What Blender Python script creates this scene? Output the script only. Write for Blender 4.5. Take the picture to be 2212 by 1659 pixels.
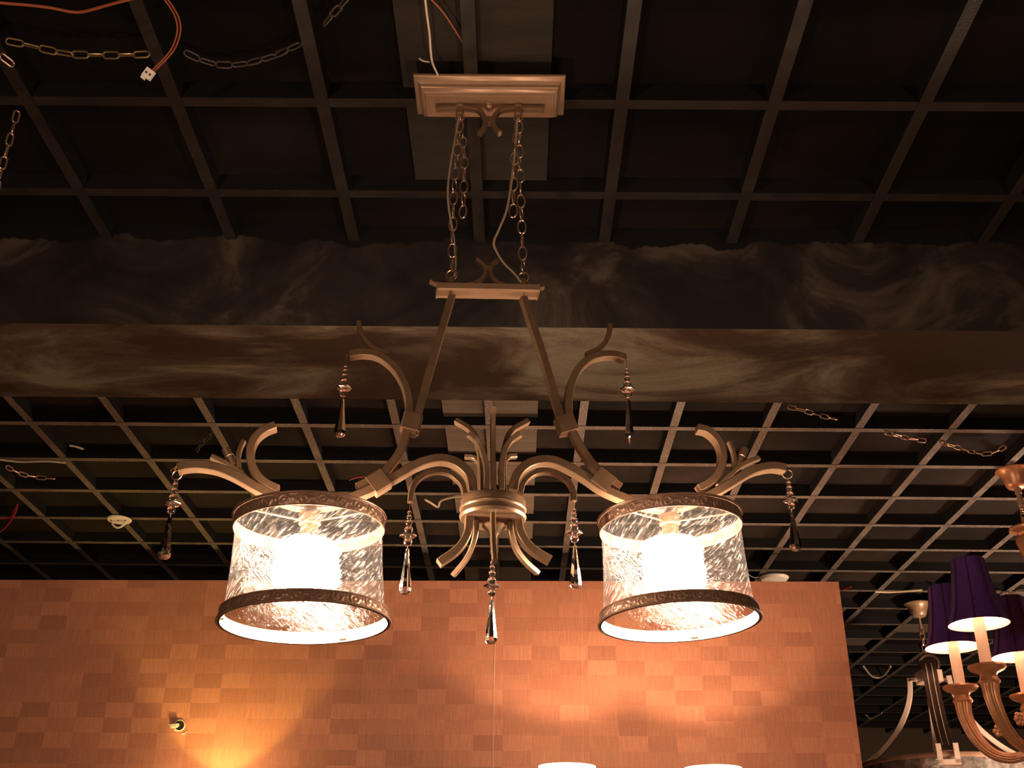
import bpy, math, random
from mathutils import Vector, Matrix
random.seed(7)
for o in list(bpy.data.objects): bpy.data.objects.remove(o, do_unlink=True)
SC = bpy.context.scene
COL = SC.collection
R = math.radians
V = Vector

# ------------------------------------------------------------------ camera
CZ = 1.55                       # camera height above the floor
FPX, TH, RO, YA = 2366.0, R(27.07), 0.01183, -0.00807
_f = V((math.sin(YA)*math.cos(TH), math.cos(YA)*math.cos(TH), math.sin(TH)))
_r0 = V((math.cos(YA), -math.sin(YA), 0)); _u0 = _r0.cross(_f)
_r = _r0*math.cos(RO)+_u0*math.sin(RO); _u = -_r0*math.sin(RO)+_u0*math.cos(RO)
CAM = V((0, 0, CZ))
cd = bpy.data.cameras.new('camera'); co = bpy.data.objects.new('camera', cd); COL.objects.link(co)
cd.sensor_fit = 'HORIZONTAL'; cd.sensor_width = 36; cd.lens = FPX/2212*36; cd.clip_start = .02
co.matrix_world = Matrix(((_r.x, _u.x, -_f.x, CAM.x), (_r.y, _u.y, -_f.y, CAM.y), (_r.z, _u.z, -_f.z, CAM.z), (0, 0, 0, 1)))
SC.camera = co

# ------------------------------------------------------------------ light
SC.view_settings.view_transform = 'Standard'; SC.view_settings.look = 'None'
SC.view_settings.exposure = 0.25; SC.view_settings.gamma = 1.0; SC.view_settings.use_curve_mapping = False
w = bpy.data.worlds.new('world'); SC.world = w; w.use_nodes = True
w.node_tree.nodes['Background'].inputs[0].default_value = (1.0, .72, .52, 1)
w.node_tree.nodes['Background'].inputs[1].default_value = .02
WARM = (1.0, .68, .48)
def point(name, loc, power, rad, col=WARM):
    l = bpy.data.lights.new(name, 'POINT'); l.energy = power; l.shadow_soft_size = rad; l.color = col
    o = bpy.data.objects.new(name, l); COL.objects.link(o); o.location = loc; return o
# fill lights added for unseen showroom lamps, a pair of them behind the camera
point('showroom_fill_light', (-1.3, -.9, 1.95), 70, .12)
point('showroom_fill_light', (1.7, -1.2, 1.9), 60, .12)
point('showroom_fill_light', (2.65, 4.5, 2.0), 110, .12)  # added unseen fill near the drum pendant, brightens its legs

# ------------------------------------------------------------------ pixel -> place
def ray(x, y): return _f+_r*((x-1106)/FPX)+_u*((829.5-y)/FPX)
def onZ(x, y, h):               # h above camera
    d = ray(x, y); return CAM+d*(h/d.z)
def onY(x, y, Y):
    d = ray(x, y); return CAM+d*(Y/d.y)
def onPl(x, y, C, n, off=0):
    d = ray(x, y); return CAM+d*(((C-CAM).dot(n)+off)/d.dot(n))

# ------------------------------------------------------------------ materials
def mat(name, base=(.5, .5, .5), rough=.5, metal=0, **k):
    m = bpy.data.materials.new(name); m.use_nodes = True
    b = m.node_tree.nodes['Principled BSDF']
    b.inputs['Base Color'].default_value = (*base, 1); b.inputs['Roughness'].default_value = rough; b.inputs['Metallic'].default_value = metal
    for q, v in k.items(): b.inputs[q.replace('_', ' ')].default_value = v
    return m
def nd(m, t, **k):
    n = m.node_tree.nodes.new(t)
    for q, v in k.items(): setattr(n, q, v)
    return n
def lk(m, a, b): m.node_tree.links.new(a, b)
def coords(m, kind='Object', scale=(1, 1, 1), rot=(0, 0, 0)):
    t = nd(m, 'ShaderNodeTexCoord'); mp = nd(m, 'ShaderNodeMapping'); mp.inputs['Scale'].default_value = scale; mp.inputs['Rotation'].default_value = rot
    lk(m, t.outputs[kind], mp.inputs[0]); return mp.outputs[0]
def noise(m, co, scale, detail=4, rough=.55, dist=0):
    n = nd(m, 'ShaderNodeTexNoise'); n.inputs['Scale'].default_value = scale; n.inputs['Detail'].default_value = detail
    n.inputs['Roughness'].default_value = rough; n.inputs['Distortion'].default_value = dist
    lk(m, co, n.inputs['Vector']); return n.outputs['Fac']
def ramp(m, fac, *stops):
    r = nd(m, 'ShaderNodeValToRGB'); e = r.color_ramp.elements
    while len(e) < len(stops): e.new(.5)
    for i, (p, c) in enumerate(stops):
        e[i].position = p; e[i].color = (*c, 1) if isinstance(c, tuple) else (c, c, c, 1)
    lk(m, fac, r.inputs[0]); return r.outputs[0]
def mixc(m, fac, a, b, mode='MIX'):
    n = nd(m, 'ShaderNodeMix', data_type='RGBA', blend_type=mode)
    for s, v in ((n.inputs[0], fac), (n.inputs[6], a), (n.inputs[7], b)):
        if hasattr(v, 'is_linked'): lk(m, v, s)
        else: s.default_value = v if isinstance(v, (int, float)) else (*v, 1)
    return n.outputs[2]
def bump(m, fac, strength, dist=.01):
    b = nd(m, 'ShaderNodeBump'); b.inputs['Strength'].default_value = strength; b.inputs['Distance'].default_value = dist
    lk(m, fac, b.inputs['Height']); return b.outputs[0]
def P(m): return m.node_tree.nodes['Principled BSDF']

def paint_mottle(name, c1, c2, rough, metal, sc=60, bs=.1):
    m = mat(name, c1, rough, metal); c = coords(m)
    f = noise(m, c, sc, 5); lk(m, ramp(m, f, (.3, c1), (.7, c2)), P(m).inputs['Base Color'])
    lk(m, bump(m, f, bs, .002), P(m).inputs['Normal']); return m
BRONZE = paint_mottle('antique_bronze', (.185, .112, .062), (.25, .155, .090), .36, .45, 40, .08)
BAND = paint_mottle('dark_bronze_band', (.22, .125, .085), (.32, .19, .125), .40, .45, 60, .1)
CANOPY = paint_mottle('champagne_gold', (.36, .22, .13), (.42, .265, .16), .38, .4, 30, .05)
COPPER = paint_mottle('old_copper', (.40, .18, .085), (.52, .26, .12), .36, .45, 50, .15)
NICKEL = mat('brushed_nickel', (.74, .56, .43), .38, .25)
CHAINM = mat('chain_metal', (.62, .41, .28), .28, .85)
DARKCH = mat('rusty_chain', (.085, .06, .045), .6, .5)
CORD = mat('clear_cord', (.34, .25, .17), .35, 0)
CRYST = mat('crystal', (1, .98, .96), .0, 0, IOR=1.5, Transmission_Weight=1.0)
PLAST = mat('cream_plastic', (.82, .74, .62), .45)
ORANGE = mat('orange_wire', (.30, .075, .022), .5)
REDW = mat('red_wire', (.42, .02, .04), .45)
PALEW = mat('pale_cable', (.52, .40, .26), .55)
IVORY = mat('ivory_sleeve', (.85, .70, .52), .5, 0, Subsurface_Weight=.15)
LEATHER = paint_mottle('brown_leather', (.055, .024, .014), (.085, .04, .022), .45, 0, 90, .3)
THREAD = mat('stitch_thread', (.75, .62, .5), .6)
INNERW = mat('cream_enamel', (.86, .78, .62), .4)

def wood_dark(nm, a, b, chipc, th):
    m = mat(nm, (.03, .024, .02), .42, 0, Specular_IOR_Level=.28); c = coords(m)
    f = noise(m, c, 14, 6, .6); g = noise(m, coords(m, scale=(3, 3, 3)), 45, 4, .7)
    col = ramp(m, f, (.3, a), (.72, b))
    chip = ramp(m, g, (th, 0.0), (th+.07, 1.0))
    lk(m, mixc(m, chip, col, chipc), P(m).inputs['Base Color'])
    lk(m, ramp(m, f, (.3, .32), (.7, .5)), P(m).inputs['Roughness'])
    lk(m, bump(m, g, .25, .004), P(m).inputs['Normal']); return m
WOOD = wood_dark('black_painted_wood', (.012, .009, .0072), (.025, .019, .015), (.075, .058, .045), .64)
WOODF = wood_dark('worn_wood_lit_tint', (.075, .058, .047), (.155, .124, .10), (.42, .34, .27), .57)  # worn far slats, base lightened to paint in lamp light from below
SIDE = mat('black_slat_sides', (.0045, .0038, .0034), .65, 0, Specular_IOR_Level=.25)
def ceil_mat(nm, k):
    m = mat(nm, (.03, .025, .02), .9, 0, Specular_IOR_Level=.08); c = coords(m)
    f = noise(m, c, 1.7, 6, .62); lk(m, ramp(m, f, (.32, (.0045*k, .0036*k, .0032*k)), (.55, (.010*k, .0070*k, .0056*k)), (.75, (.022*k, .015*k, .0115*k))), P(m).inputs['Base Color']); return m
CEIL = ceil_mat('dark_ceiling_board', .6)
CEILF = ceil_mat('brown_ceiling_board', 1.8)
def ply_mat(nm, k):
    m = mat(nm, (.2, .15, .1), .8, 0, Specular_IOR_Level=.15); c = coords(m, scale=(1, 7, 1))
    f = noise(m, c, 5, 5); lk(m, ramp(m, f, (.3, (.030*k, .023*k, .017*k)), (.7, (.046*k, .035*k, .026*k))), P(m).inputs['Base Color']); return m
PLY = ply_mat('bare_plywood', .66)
PLYF = ply_mat('plywood_lit_tint', 3.2)  # far boards: sconce light from below painted into the plywood colour
def beam_mats():
    a = mat('patchy_concrete_soffit', (.2, .16, .12), .9, 0, Specular_IOR_Level=.1); c = coords(a, scale=(1, 2.2, 1))
    f = noise(a, c, 1.5, 7, .64, .8); g = noise(a, coords(a), 90, 3)
    col = ramp(a, f, (.43, (.034, .018, .010)), (.52, (.072, .048, .030)), (.62, (.150, .124, .084)))
    col = mixc(a, .35, col, ramp(a, g, (.3, (.5, .5, .5)), (.7, (1, 1, 1))), 'MULTIPLY')
    lk(a, col, P(a).inputs['Base Color']); lk(a, bump(a, g, .25, .004), P(a).inputs['Normal'])
    b = mat('black_painted_concrete', (.03, .02, .02), .85, 0, Specular_IOR_Level=.12); c = coords(b)
    f = noise(b, coords(b, scale=(1, 1, 1.3)), 3.4, 7, .65, .8)
    col = ramp(b, f, (.38, (.010, .008, .007)), (.52, (.022, .016, .013)), (.64, (.060, .044, .033)))
    # black paint from the ceiling run down over the top edge of the beam
    sep = nd(b, 'ShaderNodeSeparateXYZ'); lk(b, nd(b, 'ShaderNodeTexCoord').outputs['Object'], sep.inputs[0])
    n2 = noise(b, coords(b, scale=(1, 0, .4)), 6.5, 6, .62)
    mm = nd(b, 'ShaderNodeMath', operation='MULTIPLY_ADD'); lk(b, n2, mm.inputs[0]); mm.inputs[1].default_value = .11; lk(b, sep.outputs[2], mm.inputs[2])
    edge = ramp(b, mm.outputs[0], (.293, 0.0), (.297, 1.0))
    lk(b, mixc(b, edge, col, (.006, .0055, .005)), P(b).inputs['Base Color'])
    return a, b
SOFFIT, BEAMF = beam_mats()
def wallpaper():
    m = mat('check_wallpaper', (.5, .2, .1), .55)
    t = nd(m, 'ShaderNodeTexCoord'); uv = t.outputs['UV']
    mp = nd(m, 'ShaderNodeMapping'); mp.inputs['Scale'].default_value = (1/.117, 1/.0605, 1); lk(m, uv, mp.inputs[0])
    ck = nd(m, 'ShaderNodeTexChecker'); ck.inputs['Scale'].default_value = 1.0; lk(m, mp.outputs[0], ck.inputs[0])
    fl = nd(m, 'ShaderNodeVectorMath', operation='FLOOR'); lk(m, mp.outputs[0], fl.inputs[0])
    wn = nd(m, 'ShaderNodeTexWhiteNoise'); wn.noise_dimensions = '2D'; lk(m, fl.outputs[0], wn.inputs['Vector'])
    a = mixc(m, ck.outputs['Fac'], (.66, .262, .150), (.71, .295, .168))
    tile = ramp(m, wn.outputs['Value'], (0.0, (.80, .78, .78)), (.45, (.90, .89, .89)), (.55, (1.0, 1.0, 1.0)), (1.0, (1.08, 1.09, 1.09)))
    a = mixc(m, .8, a, tile, 'MULTIPLY')
    mp2 = nd(m, 'ShaderNodeMapping'); mp2.inputs['Scale'].default_value = (260, 12, 1); lk(m, uv, mp2.inputs[0])
    f1 = noise(m, mp2.outputs[0], 1.0, 3, .6)
    mp3 = nd(m, 'ShaderNodeMapping'); mp3.inputs['Scale'].default_value = (30, 330, 1); lk(m, uv, mp3.inputs[0])
    f2 = noise(m, mp3.outputs[0], 1.0, 2, .5)
    a = mixc(m, .85, a, ramp(m, f1, (.3, (.80, .78, .76)), (.7, (1.12, 1.12, 1.12))), 'MULTIPLY')
    a = mixc(m, .5, a, ramp(m, f2, (.3, (.85, .85, .85)), (.7, (1.08, 1.08, 1.08))), 'MULTIPLY')
    lk(m, a, P(m).inputs['Base Color'])
    lk(m, bump(m, f1, .12, .002), P(m).inputs['Normal'])
    P(m).inputs['Sheen Weight'].default_value = .1
    return m
WALLP = wallpaper()
ROOM = mat('dark_showroom_wall', (.10, .07, .05), .8)
FLOORM = paint_mottle('showroom_floor', (.22, .16, .11), (.28, .2, .14), .4, 0, 3, .0)

def glass_shade():
    m = bpy.data.materials.new('rippled_glass'); m.use_nodes = True; nt = m.node_tree
    for n in list(nt.nodes): nt.nodes.remove(n)
    out = nd(m, 'ShaderNodeOutputMaterial')
    t = nd(m, 'ShaderNodeTexCoord'); mp = nd(m, 'ShaderNodeMapping'); mp.inputs['Rotation'].default_value = (0, 0, R(38))
    mp.vector_type = 'TEXTURE'
    lk(m, t.outputs['UV'], mp.inputs[0])
    ms = nd(m, 'ShaderNodeMapping'); ms.inputs['Scale'].default_value = (46, 270, 1); lk(m, mp.outputs[0], ms.inputs[0])
    f = noise(m, ms.outputs[0], 1.0, 3, .5, .8)
    mb = nd(m, 'ShaderNodeMapping'); mb.inputs['Scale'].default_value = (400, 400, 1); lk(m, t.outputs['UV'], mb.inputs[0])
    g = noise(m, mb.outputs[0], 1.0, 2, .5)
    bp = bump(m, f, .8, .005)
    tr = nd(m, 'ShaderNodeBsdfTransparent'); tr.inputs[0].default_value = (.93, .92, .90, 1)
    tl = nd(m, 'ShaderNodeBsdfTranslucent'); tl.inputs[0].default_value = (1, .97, .93, 1); lk(m, bp, tl.inputs['Normal'])
    gl = nd(m, 'ShaderNodeBsdfGlossy'); gl.inputs['Roughness'].default_value = .12; lk(m, bp, gl.inputs['Normal'])
    st = ramp(m, f, (.44, .015), (.54, .05), (.60, .22), (.68, .60))
    gg = ramp(m, g, (.50, .02), (.75, .10))
    ad = nd(m, 'ShaderNodeMath', operation='ADD', use_clamp=True); lk(m, st, ad.inputs[0]); lk(m, gg, ad.inputs[1])
    ml = nd(m, 'ShaderNodeMath', operation='MULTIPLY'); lk(m, ad.outputs[0], ml.inputs[0]); ml.inputs[1].default_value = .10
    m1 = nd(m, 'ShaderNodeMixShader'); lk(m, ml.outputs[0], m1.inputs[0]); lk(m, tr.outputs[0], m1.inputs[1]); lk(m, tl.outputs[0], m1.inputs[2])
    rf = nd(m, 'ShaderNodeBsdfRefraction'); rf.inputs['IOR'].default_value = 1.06; rf.inputs['Roughness'].default_value = .06; lk(m, bp, rf.inputs['Normal'])
    m3 = nd(m, 'ShaderNodeMixShader'); m3.inputs[0].default_value = .13; lk(m, m1.outputs[0], m3.inputs[1]); lk(m, rf.outputs[0], m3.inputs[2])
    m2 = nd(m, 'ShaderNodeMixShader'); m2.inputs[0].default_value = .05; lk(m, m3.outputs[0], m2.inputs[1]); lk(m, gl.outputs[0], m2.inputs[2])
    lk(m, m2.outputs[0], out.inputs[0]); return m
GLASS = glass_shade()
def emit(name, col, s):
    m = mat(name, (.8, .75, .7), .4); P(m).inputs['Emission Color'].default_value = (*col, 1); P(m).inputs['Emission Strength'].default_value = s; return m
LAMP = emit('lit_frosted_glass', (1.0, .72, .52), 260)
SCONCE = emit('lit_opal_glass', (1.0, .72, .48), 5)
SBULB = emit('sconce_bulb', (1.0, .66, .42), 2100)
YBULB = emit('yellow_sconce_bulb', (1.0, .73, .19), 1800)
CBULB = emit('candle_bulb', (1.0, .66, .50), 60)
DBULB = emit('drum_bulb', (1.0, .74, .55), 700)
def purple():
    m = mat('purple_fabric', (.06, .015, .11), .38); c = coords(m); f = noise(m, c, 260, 3)
    lk(m, ramp(m, f, (.3, (.035, .010, .075)), (.7, (.10, .026, .17))), P(m).inputs['Base Color']); lk(m, bump(m, f, .4, .002), P(m).inputs['Normal'])
    return m
PURPLE = purple()

# ------------------------------------------------------------------ mesh helpers
def origin(p):
    o = V((0, 0, 0))
    while p is not None: o += p.location; p = p.parent
    return o
def mesh(name, vs, fs, m, smooth=35, uvs=None):
    me = bpy.data.meshes.new(name); me.from_pydata([tuple(v) for v in vs], [], fs); me.materials.append(m)
    if uvs:
        l = me.uv_layers.new(name='UVMap')
        for i, lp in enumerate(me.loops): l.data[i].uv = uvs[i]
    if smooth:
        me.polygons.foreach_set('use_smooth', [True]*len(me.polygons))
        me.set_sharp_from_angle(angle=R(smooth))
    me.update(); return me
def mk(name, geo, m, parent=None, smooth=35, label=None):
    vs, fs = geo[0], geo[1]; o0 = origin(parent)
    me = mesh(name, [V(v)-o0 for v in vs], fs, m, smooth, geo[2] if len(geo) > 2 else None)
    o = bpy.data.objects.new(name, me); COL.objects.link(o); o.parent = parent
    if label: o['label'] = label
    return o
def link(name, me, M, parent):      # M: world matrix of a shared mesh
    o = bpy.data.objects.new(name, me); COL.objects.link(o); o.parent = parent
    M = M.copy(); M.translation -= origin(parent); o.matrix_basis = M; return o
def empty(name, loc, label, cat, group=None):
    o = bpy.data.objects.new(name, None); COL.objects.link(o); o.location = loc; o.empty_display_size = .05
    o['label'] = label; o['category'] = cat
    if group: o['group'] = group
    return o
def tag(o, label, cat, group=None):
    o['label'] = label; o['category'] = cat
    if group: o['group'] = group
    return o
def struct(o): o['kind'] = 'structure'; return o
def join(*gs):
    vs, fs = [], []
    for g in gs:
        n = len(vs); vs += list(g[0]); fs += [tuple(i+n for i in f) for f in g[1]]
    return vs, fs
def box(c, s, ax=None):
    X, Y, Z = ax or (V((1, 0, 0)), V((0, 1, 0)), V((0, 0, 1)))
    vs = [V(c)+X*(sx*s[0]/2)+Y*(sy*s[1]/2)+Z*(sz*s[2]/2) for sz in (-1, 1) for sy in (-1, 1) for sx in (-1, 1)]
    return vs, [(0, 2, 3, 1), (4, 5, 7, 6), (0, 1, 5, 4), (2, 6, 7, 3), (0, 4, 6, 2), (1, 3, 7, 5)]
def crom(pts, n=6):
    pts = [V(p) for p in pts]
    if len(pts) < 3: return pts
    out = []
    q = [pts[0]*2-pts[1]]+pts+[pts[-1]*2-pts[-2]]
    for i in range(1, len(q)-2):
        a, b, c, d = q[i-1:i+3]
        for k in range(n):
            t = k/n; out.append(.5*((2*b)+(c-a)*t+(2*a-5*b+4*c-d)*t*t+(3*b-3*c+d-a)*t**3))
    out.append(pts[-1]); return out
def sweep(path, prof, nrm, closed=False):
    """sweep a 2-d profile (along nrm, across nrm) along a path; nrm fixed or per-point"""
    n = len(path); vs, fs = [], []; k = len(prof); N = nrm
    for i, p in enumerate(path):
        if closed: t = (path[(i+1) % n]-path[i-1]).normalized()
        else: t = (path[min(i+1, n-1)]-path[max(i-1, 0)]).normalized()
        a = (N-t*N.dot(t)).normalized(); b = t.cross(a); N2 = a
        if nrm is not None and not closed and False: pass
        for (x, y) in prof: vs.append(p+a*x+b*y)
    m = n if closed else n-1
    for i in range(m):
        for j in range(k):
            a, b = i*k+j, i*k+(j+1) % k; c, d = ((i+1) % n)*k+(j+1) % k, ((i+1) % n)*k+j
            fs.append((a, b, c, d))
    if not closed: fs += [tuple(reversed(range(k))), tuple(range((n-1)*k, n*k))]
    return vs, fs
def rect(wn, wt, ch=.0012):
    a, b = wn/2, wt/2
    return [(a-ch, -b), (a, -b+ch), (a, b-ch), (a-ch, b), (-a+ch, b), (-a, b-ch), (-a, -b+ch), (-a+ch, -b)]
def tube(path, r, seg=8, up=None, closed=False):
    path = [V(p) for p in path]
    t0 = (path[1]-path[0]).normalized(); u = up or (V((0, 0, 1)) if abs(t0.z) < .8 else V((0, 1, 0)))
    # parallel transport
    n = len(path); vs, fs = [], []; a = (u-t0*u.dot(t0)).normalized()
    for i, p in enumerate(path):
        t = ((path[(i+1) % n]-path[i-1]) if closed else (path[min(i+1, n-1)]-path[max(i-1, 0)])).normalized()
        a = (a-t*a.dot(t)).normalized(); b = t.cross(a); rr = r[i] if isinstance(r, (list, tuple)) else r
        for j in range(seg): q = 2*math.pi*j/seg; vs.append(p+a*(rr*math.cos(q))+b*(rr*math.sin(q)))
    m = n if closed else n-1
    for i in range(m):
        for j in range(seg): fs.append((i*seg+j, i*seg+(j+1) % seg, ((i+1) % n)*seg+(j+1) % seg, ((i+1) % n)*seg+j))
    if not closed: fs += [tuple(reversed(range(seg))), tuple(range((n-1)*seg, n*seg))]
    return vs, fs
def lathe(prof, C, ax=V((0, 0, 1)), seg=32, uv=False, cap=True, fl=0, fn=0, X=None, sy=1.0):
    """prof: (radius, height along ax); fl/fn: flute depth / count"""
    ax = ax.normalized(); X = X or (V((1, 0, 0))-ax*ax.x).normalized(); Y = ax.cross(X); vs, fs, us = [], [], []
    for (r, z) in prof:
        for j in range(seg):
            q = 2*math.pi*j/seg; rr = r*(1-fl*abs(math.sin(fn*q/2))) if fn else r
            vs.append(V(C)+ax*z+X*(rr*math.cos(q))+Y*(rr*sy*math.sin(q)))
    rm = max(p[0] for p in prof)
    for i in range(len(prof)-1):
        for j in range(seg):
            fs.append((i*seg+j, i*seg+(j+1) % seg, (i+1)*seg+(j+1) % seg, (i+1)*seg+j))
            if uv:
                u0, u1 = 2*math.pi*rm*j/seg, 2*math.pi*rm*(j+1)/seg
                us += [(u0, prof[i][1]), (u1, prof[i][1]), (u1, prof[i+1][1]), (u0, prof[i+1][1])]
    if cap and not uv:
        if prof[0][0] > 1e-6: fs.append(tuple(reversed(range(seg))))
        if prof[-1][0] > 1e-6: fs.append(tuple(range((len(prof)-1)*seg, len(prof)*seg)))
    return (vs, fs, us) if uv else (vs, fs)
def stadium(L, W, r, seg=6, n=7):
    """chain link in the xz plane, length L along z (outer), width W (outer)"""
    hw = W/2-r; hl = L/2-r-hw; pts = []
    for i in range(n+1): q = math.pi*i/n; pts.append(V((hw*math.cos(q), 0, hl+hw*math.sin(q))))
    for i in range(n+1): q = math.pi+math.pi*i/n; pts.append(V((hw*math.cos(q), 0, -hl+hw*math.sin(q))))
    return tube(pts, r, seg, up=V((0, 1, 0)), closed=True)
def frame(d, side):
    z = V(d).normalized(); x = (V(side)-z*V(side).dot(z)).normalized(); y = z.cross(x); return x, y, z
_links = {}
def oval(L, W, r, seg=7, n=22):
    return tube([V(((W/2-r)*math.cos(2*math.pi*i/n), 0, (L/2-r)*math.sin(2*math.pi*i/n))) for i in range(n)], r, seg, up=V((0, 1, 0)), closed=True)
def linkmesh(L, W, r, m):
    k = (L, W, r, m.name)
    if k not in _links: g = (oval if W/L > .53 else stadium)(L, W, r); _links[k] = mesh('link', g[0], g[1], m)
    return _links[k]
def chain(path, L, W, r, m, parent, side=V((1, 0, 0)), name='link', jit=0.0):
    """links along a polyline, alternate ones turned a quarter"""
    path = [V(p) for p in path]; pitch = L-2*r*1.15
    seg = [(path[i+1]-path[i]).length for i in range(len(path)-1)]; tot = sum(seg); n = max(1, int(round(tot/pitch))); objs = []
    def at(s):
        for i, l in enumerate(seg):
            if s <= l or i == len(seg)-1: return path[i].lerp(path[i+1], min(1.02, s/l))
            s -= l
    me = linkmesh(L, W, r, m)
    for i in range(n):
        s0, s1 = tot*i/n, tot*(i+1)/n; p = (at(s0)+at(s1))/2; x, y, z = frame(at(s1)-at(s0), side)
        a = (math.pi/2 if i % 2 else 0)+random.uniform(-jit, jit)+.35
        x2 = x*math.cos(a)+y*math.sin(a); y2 = z.cross(x2)
        M = Matrix(((x2.x, y2.x, z.x, p.x), (x2.y, y2.y, z.y, p.y), (x2.z, y2.z, z.z, p.z), (0, 0, 0, 1)))
        objs.append(link(name, me, M, parent))
    return objs

# ================================================================== THE SETTING
H = 1.54; ZG = CZ+H; SL = .044; SP = .3085; SW = .027
XL, XR, YF, YB = -4.6, 6.8, -3.2, 9.15
ZT = ZG+SL
BY0, BY1, BH = 2.243, 2.635, 1.297
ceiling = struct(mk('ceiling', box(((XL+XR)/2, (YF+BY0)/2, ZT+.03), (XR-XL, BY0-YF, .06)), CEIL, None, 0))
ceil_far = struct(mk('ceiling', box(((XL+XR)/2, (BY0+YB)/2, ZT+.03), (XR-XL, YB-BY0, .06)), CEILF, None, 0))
struct(mk('floor', box(((XL+XR)/2, (YF+YB)/2, -.03), (XR-XL, YB-YF, .06)), FLOORM, None, 0))
struct(mk('wall_left', box((XL-.05, (YF+YB)/2, ZT/2), (.1, YB-YF, ZT)), ROOM, None, 0))
struct(mk('wall_right', box((XR+.05, (YF+YB)/2, ZT/2), (.1, YB-YF, ZT)), ROOM, None, 0))
struct(mk('wall_back', box(((XL+XR)/2, YB+.05, ZT/2), (XR-XL+.2, .1, ZT)), ROOM, None, 0))
struct(mk('wall_front', box(((XL+XR)/2, YF-.05, ZT/2), (XR-XL+.2, .1, ZT)), ROOM, None, 0))
# concrete beam across the room
b = box(((XL+XR)/2, (BY0+BY1)/2, (CZ+BH+ZT)/2), (XR-XL, BY1-BY0, ZT-CZ-BH))
bo = mk('ceiling_beam', ([v-V((0, 0, CZ+BH)) for v in b[0]], b[1]), SOFFIT, None, 0)
bo.location = (0, 0, CZ+BH); bo.data.materials.append(BEAMF)
for p in bo.data.polygons: p.material_index = 0 if p.normal.z < -.5 else 1
struct(bo)
# slats of the egg-crate grid under the ceiling boards: each slat a piece of its own
def slat(x0, x1, y0, y1, dz=0, z=ZG, m=None):
    c = ((x0+x1)/2, (y0+y1)/2, (z+dz+ZT)/2)
    g = box((0, 0, 0), (x1-x0, y1-y0, ZT-z-dz))
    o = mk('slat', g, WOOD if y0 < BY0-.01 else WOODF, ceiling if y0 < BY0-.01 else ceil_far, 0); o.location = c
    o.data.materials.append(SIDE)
    for p in o.data.polygons: p.material_index = 0 if p.normal.z < -.5 else 1
    return o
x0n, x0f, y0n, y0f = -.1008, -.1017, 1.7475, 3.332
for k in range(-13, 21):                       # lengthwise, in front of and behind the beam
    x = x0n+k*SP+random.uniform(-.004, .004)
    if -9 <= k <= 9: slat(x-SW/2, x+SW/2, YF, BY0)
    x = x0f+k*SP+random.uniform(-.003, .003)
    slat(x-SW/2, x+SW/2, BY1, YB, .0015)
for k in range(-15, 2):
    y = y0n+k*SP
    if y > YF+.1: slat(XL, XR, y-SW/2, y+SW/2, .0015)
k = -2
while y0f+k*SP < YB-.1:
    y = y0f+k*SP
    if y > BY1+.05: slat(XL, XR, y-SW/2, y+SW/2)
    k += 1
# plywood boards fixed between the slats along the centre line
def board(x0, x1, y0, y1, m=PLY):
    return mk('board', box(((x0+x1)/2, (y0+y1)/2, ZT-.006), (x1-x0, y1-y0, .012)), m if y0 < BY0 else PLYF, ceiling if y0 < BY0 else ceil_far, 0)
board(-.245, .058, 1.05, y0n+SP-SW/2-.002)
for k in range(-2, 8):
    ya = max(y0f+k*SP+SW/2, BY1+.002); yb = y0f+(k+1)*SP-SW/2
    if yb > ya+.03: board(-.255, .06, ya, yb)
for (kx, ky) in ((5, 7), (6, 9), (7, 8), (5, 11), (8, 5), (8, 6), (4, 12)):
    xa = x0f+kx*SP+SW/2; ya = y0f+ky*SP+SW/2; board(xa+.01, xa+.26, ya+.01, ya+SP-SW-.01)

# papered partition panel
PA, PB, PH = V((-3.1, 4.658, 0)), V((1.366, 4.547, 0)), CZ+1.39
d = (PB-PA).normalized(); n = V((-d.y, d.x, 0))          # n points away from the camera
Lp = (PB-PA).length; T = .08
c = [PA, PB, PB+n*T, PA+n*T]
vs = [p+V((0, 0, z)) for z in (0, PH) for p in c]
fs = [(0, 1, 5, 4), (1, 2, 6, 5), (2, 3, 7, 6), (3, 0, 4, 7), (4, 5, 6, 7), (3, 2, 1, 0)]
uv = []
for f in fs:
    for i in f: uv.append(((vs[i]-PA).dot(d)+(vs[i]-PA).dot(n), vs[i].z))
panel = struct(mk('wall_partition', (vs, fs, uv), WALLP, None, 0))
panel['label'] = 'partition panel papered in rust brown check'
def onPanel(x, y, off=0): return onPl(x, y, PA, n, off)
SEAMM = mat('frayed_paper_edge', (.72, .45, .22), .7)
for pts, wd in (([(1070, 1256), (1068, 1330), (1069, 1400), (1067, 1470), (1066, 1560), (1065, 1640), (1065, 1780)], .0042), ([(1256.5, 1254), (1257.5, 1430), (1258.5, 1560), (1259, 1780)], .0014)):
    mk('wallpaper_seam', sweep(crom([onPanel(*p, -.0012) for p in pts], 4), rect(.002, wd, .0003), n), SEAMM, panel, 0)
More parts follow.
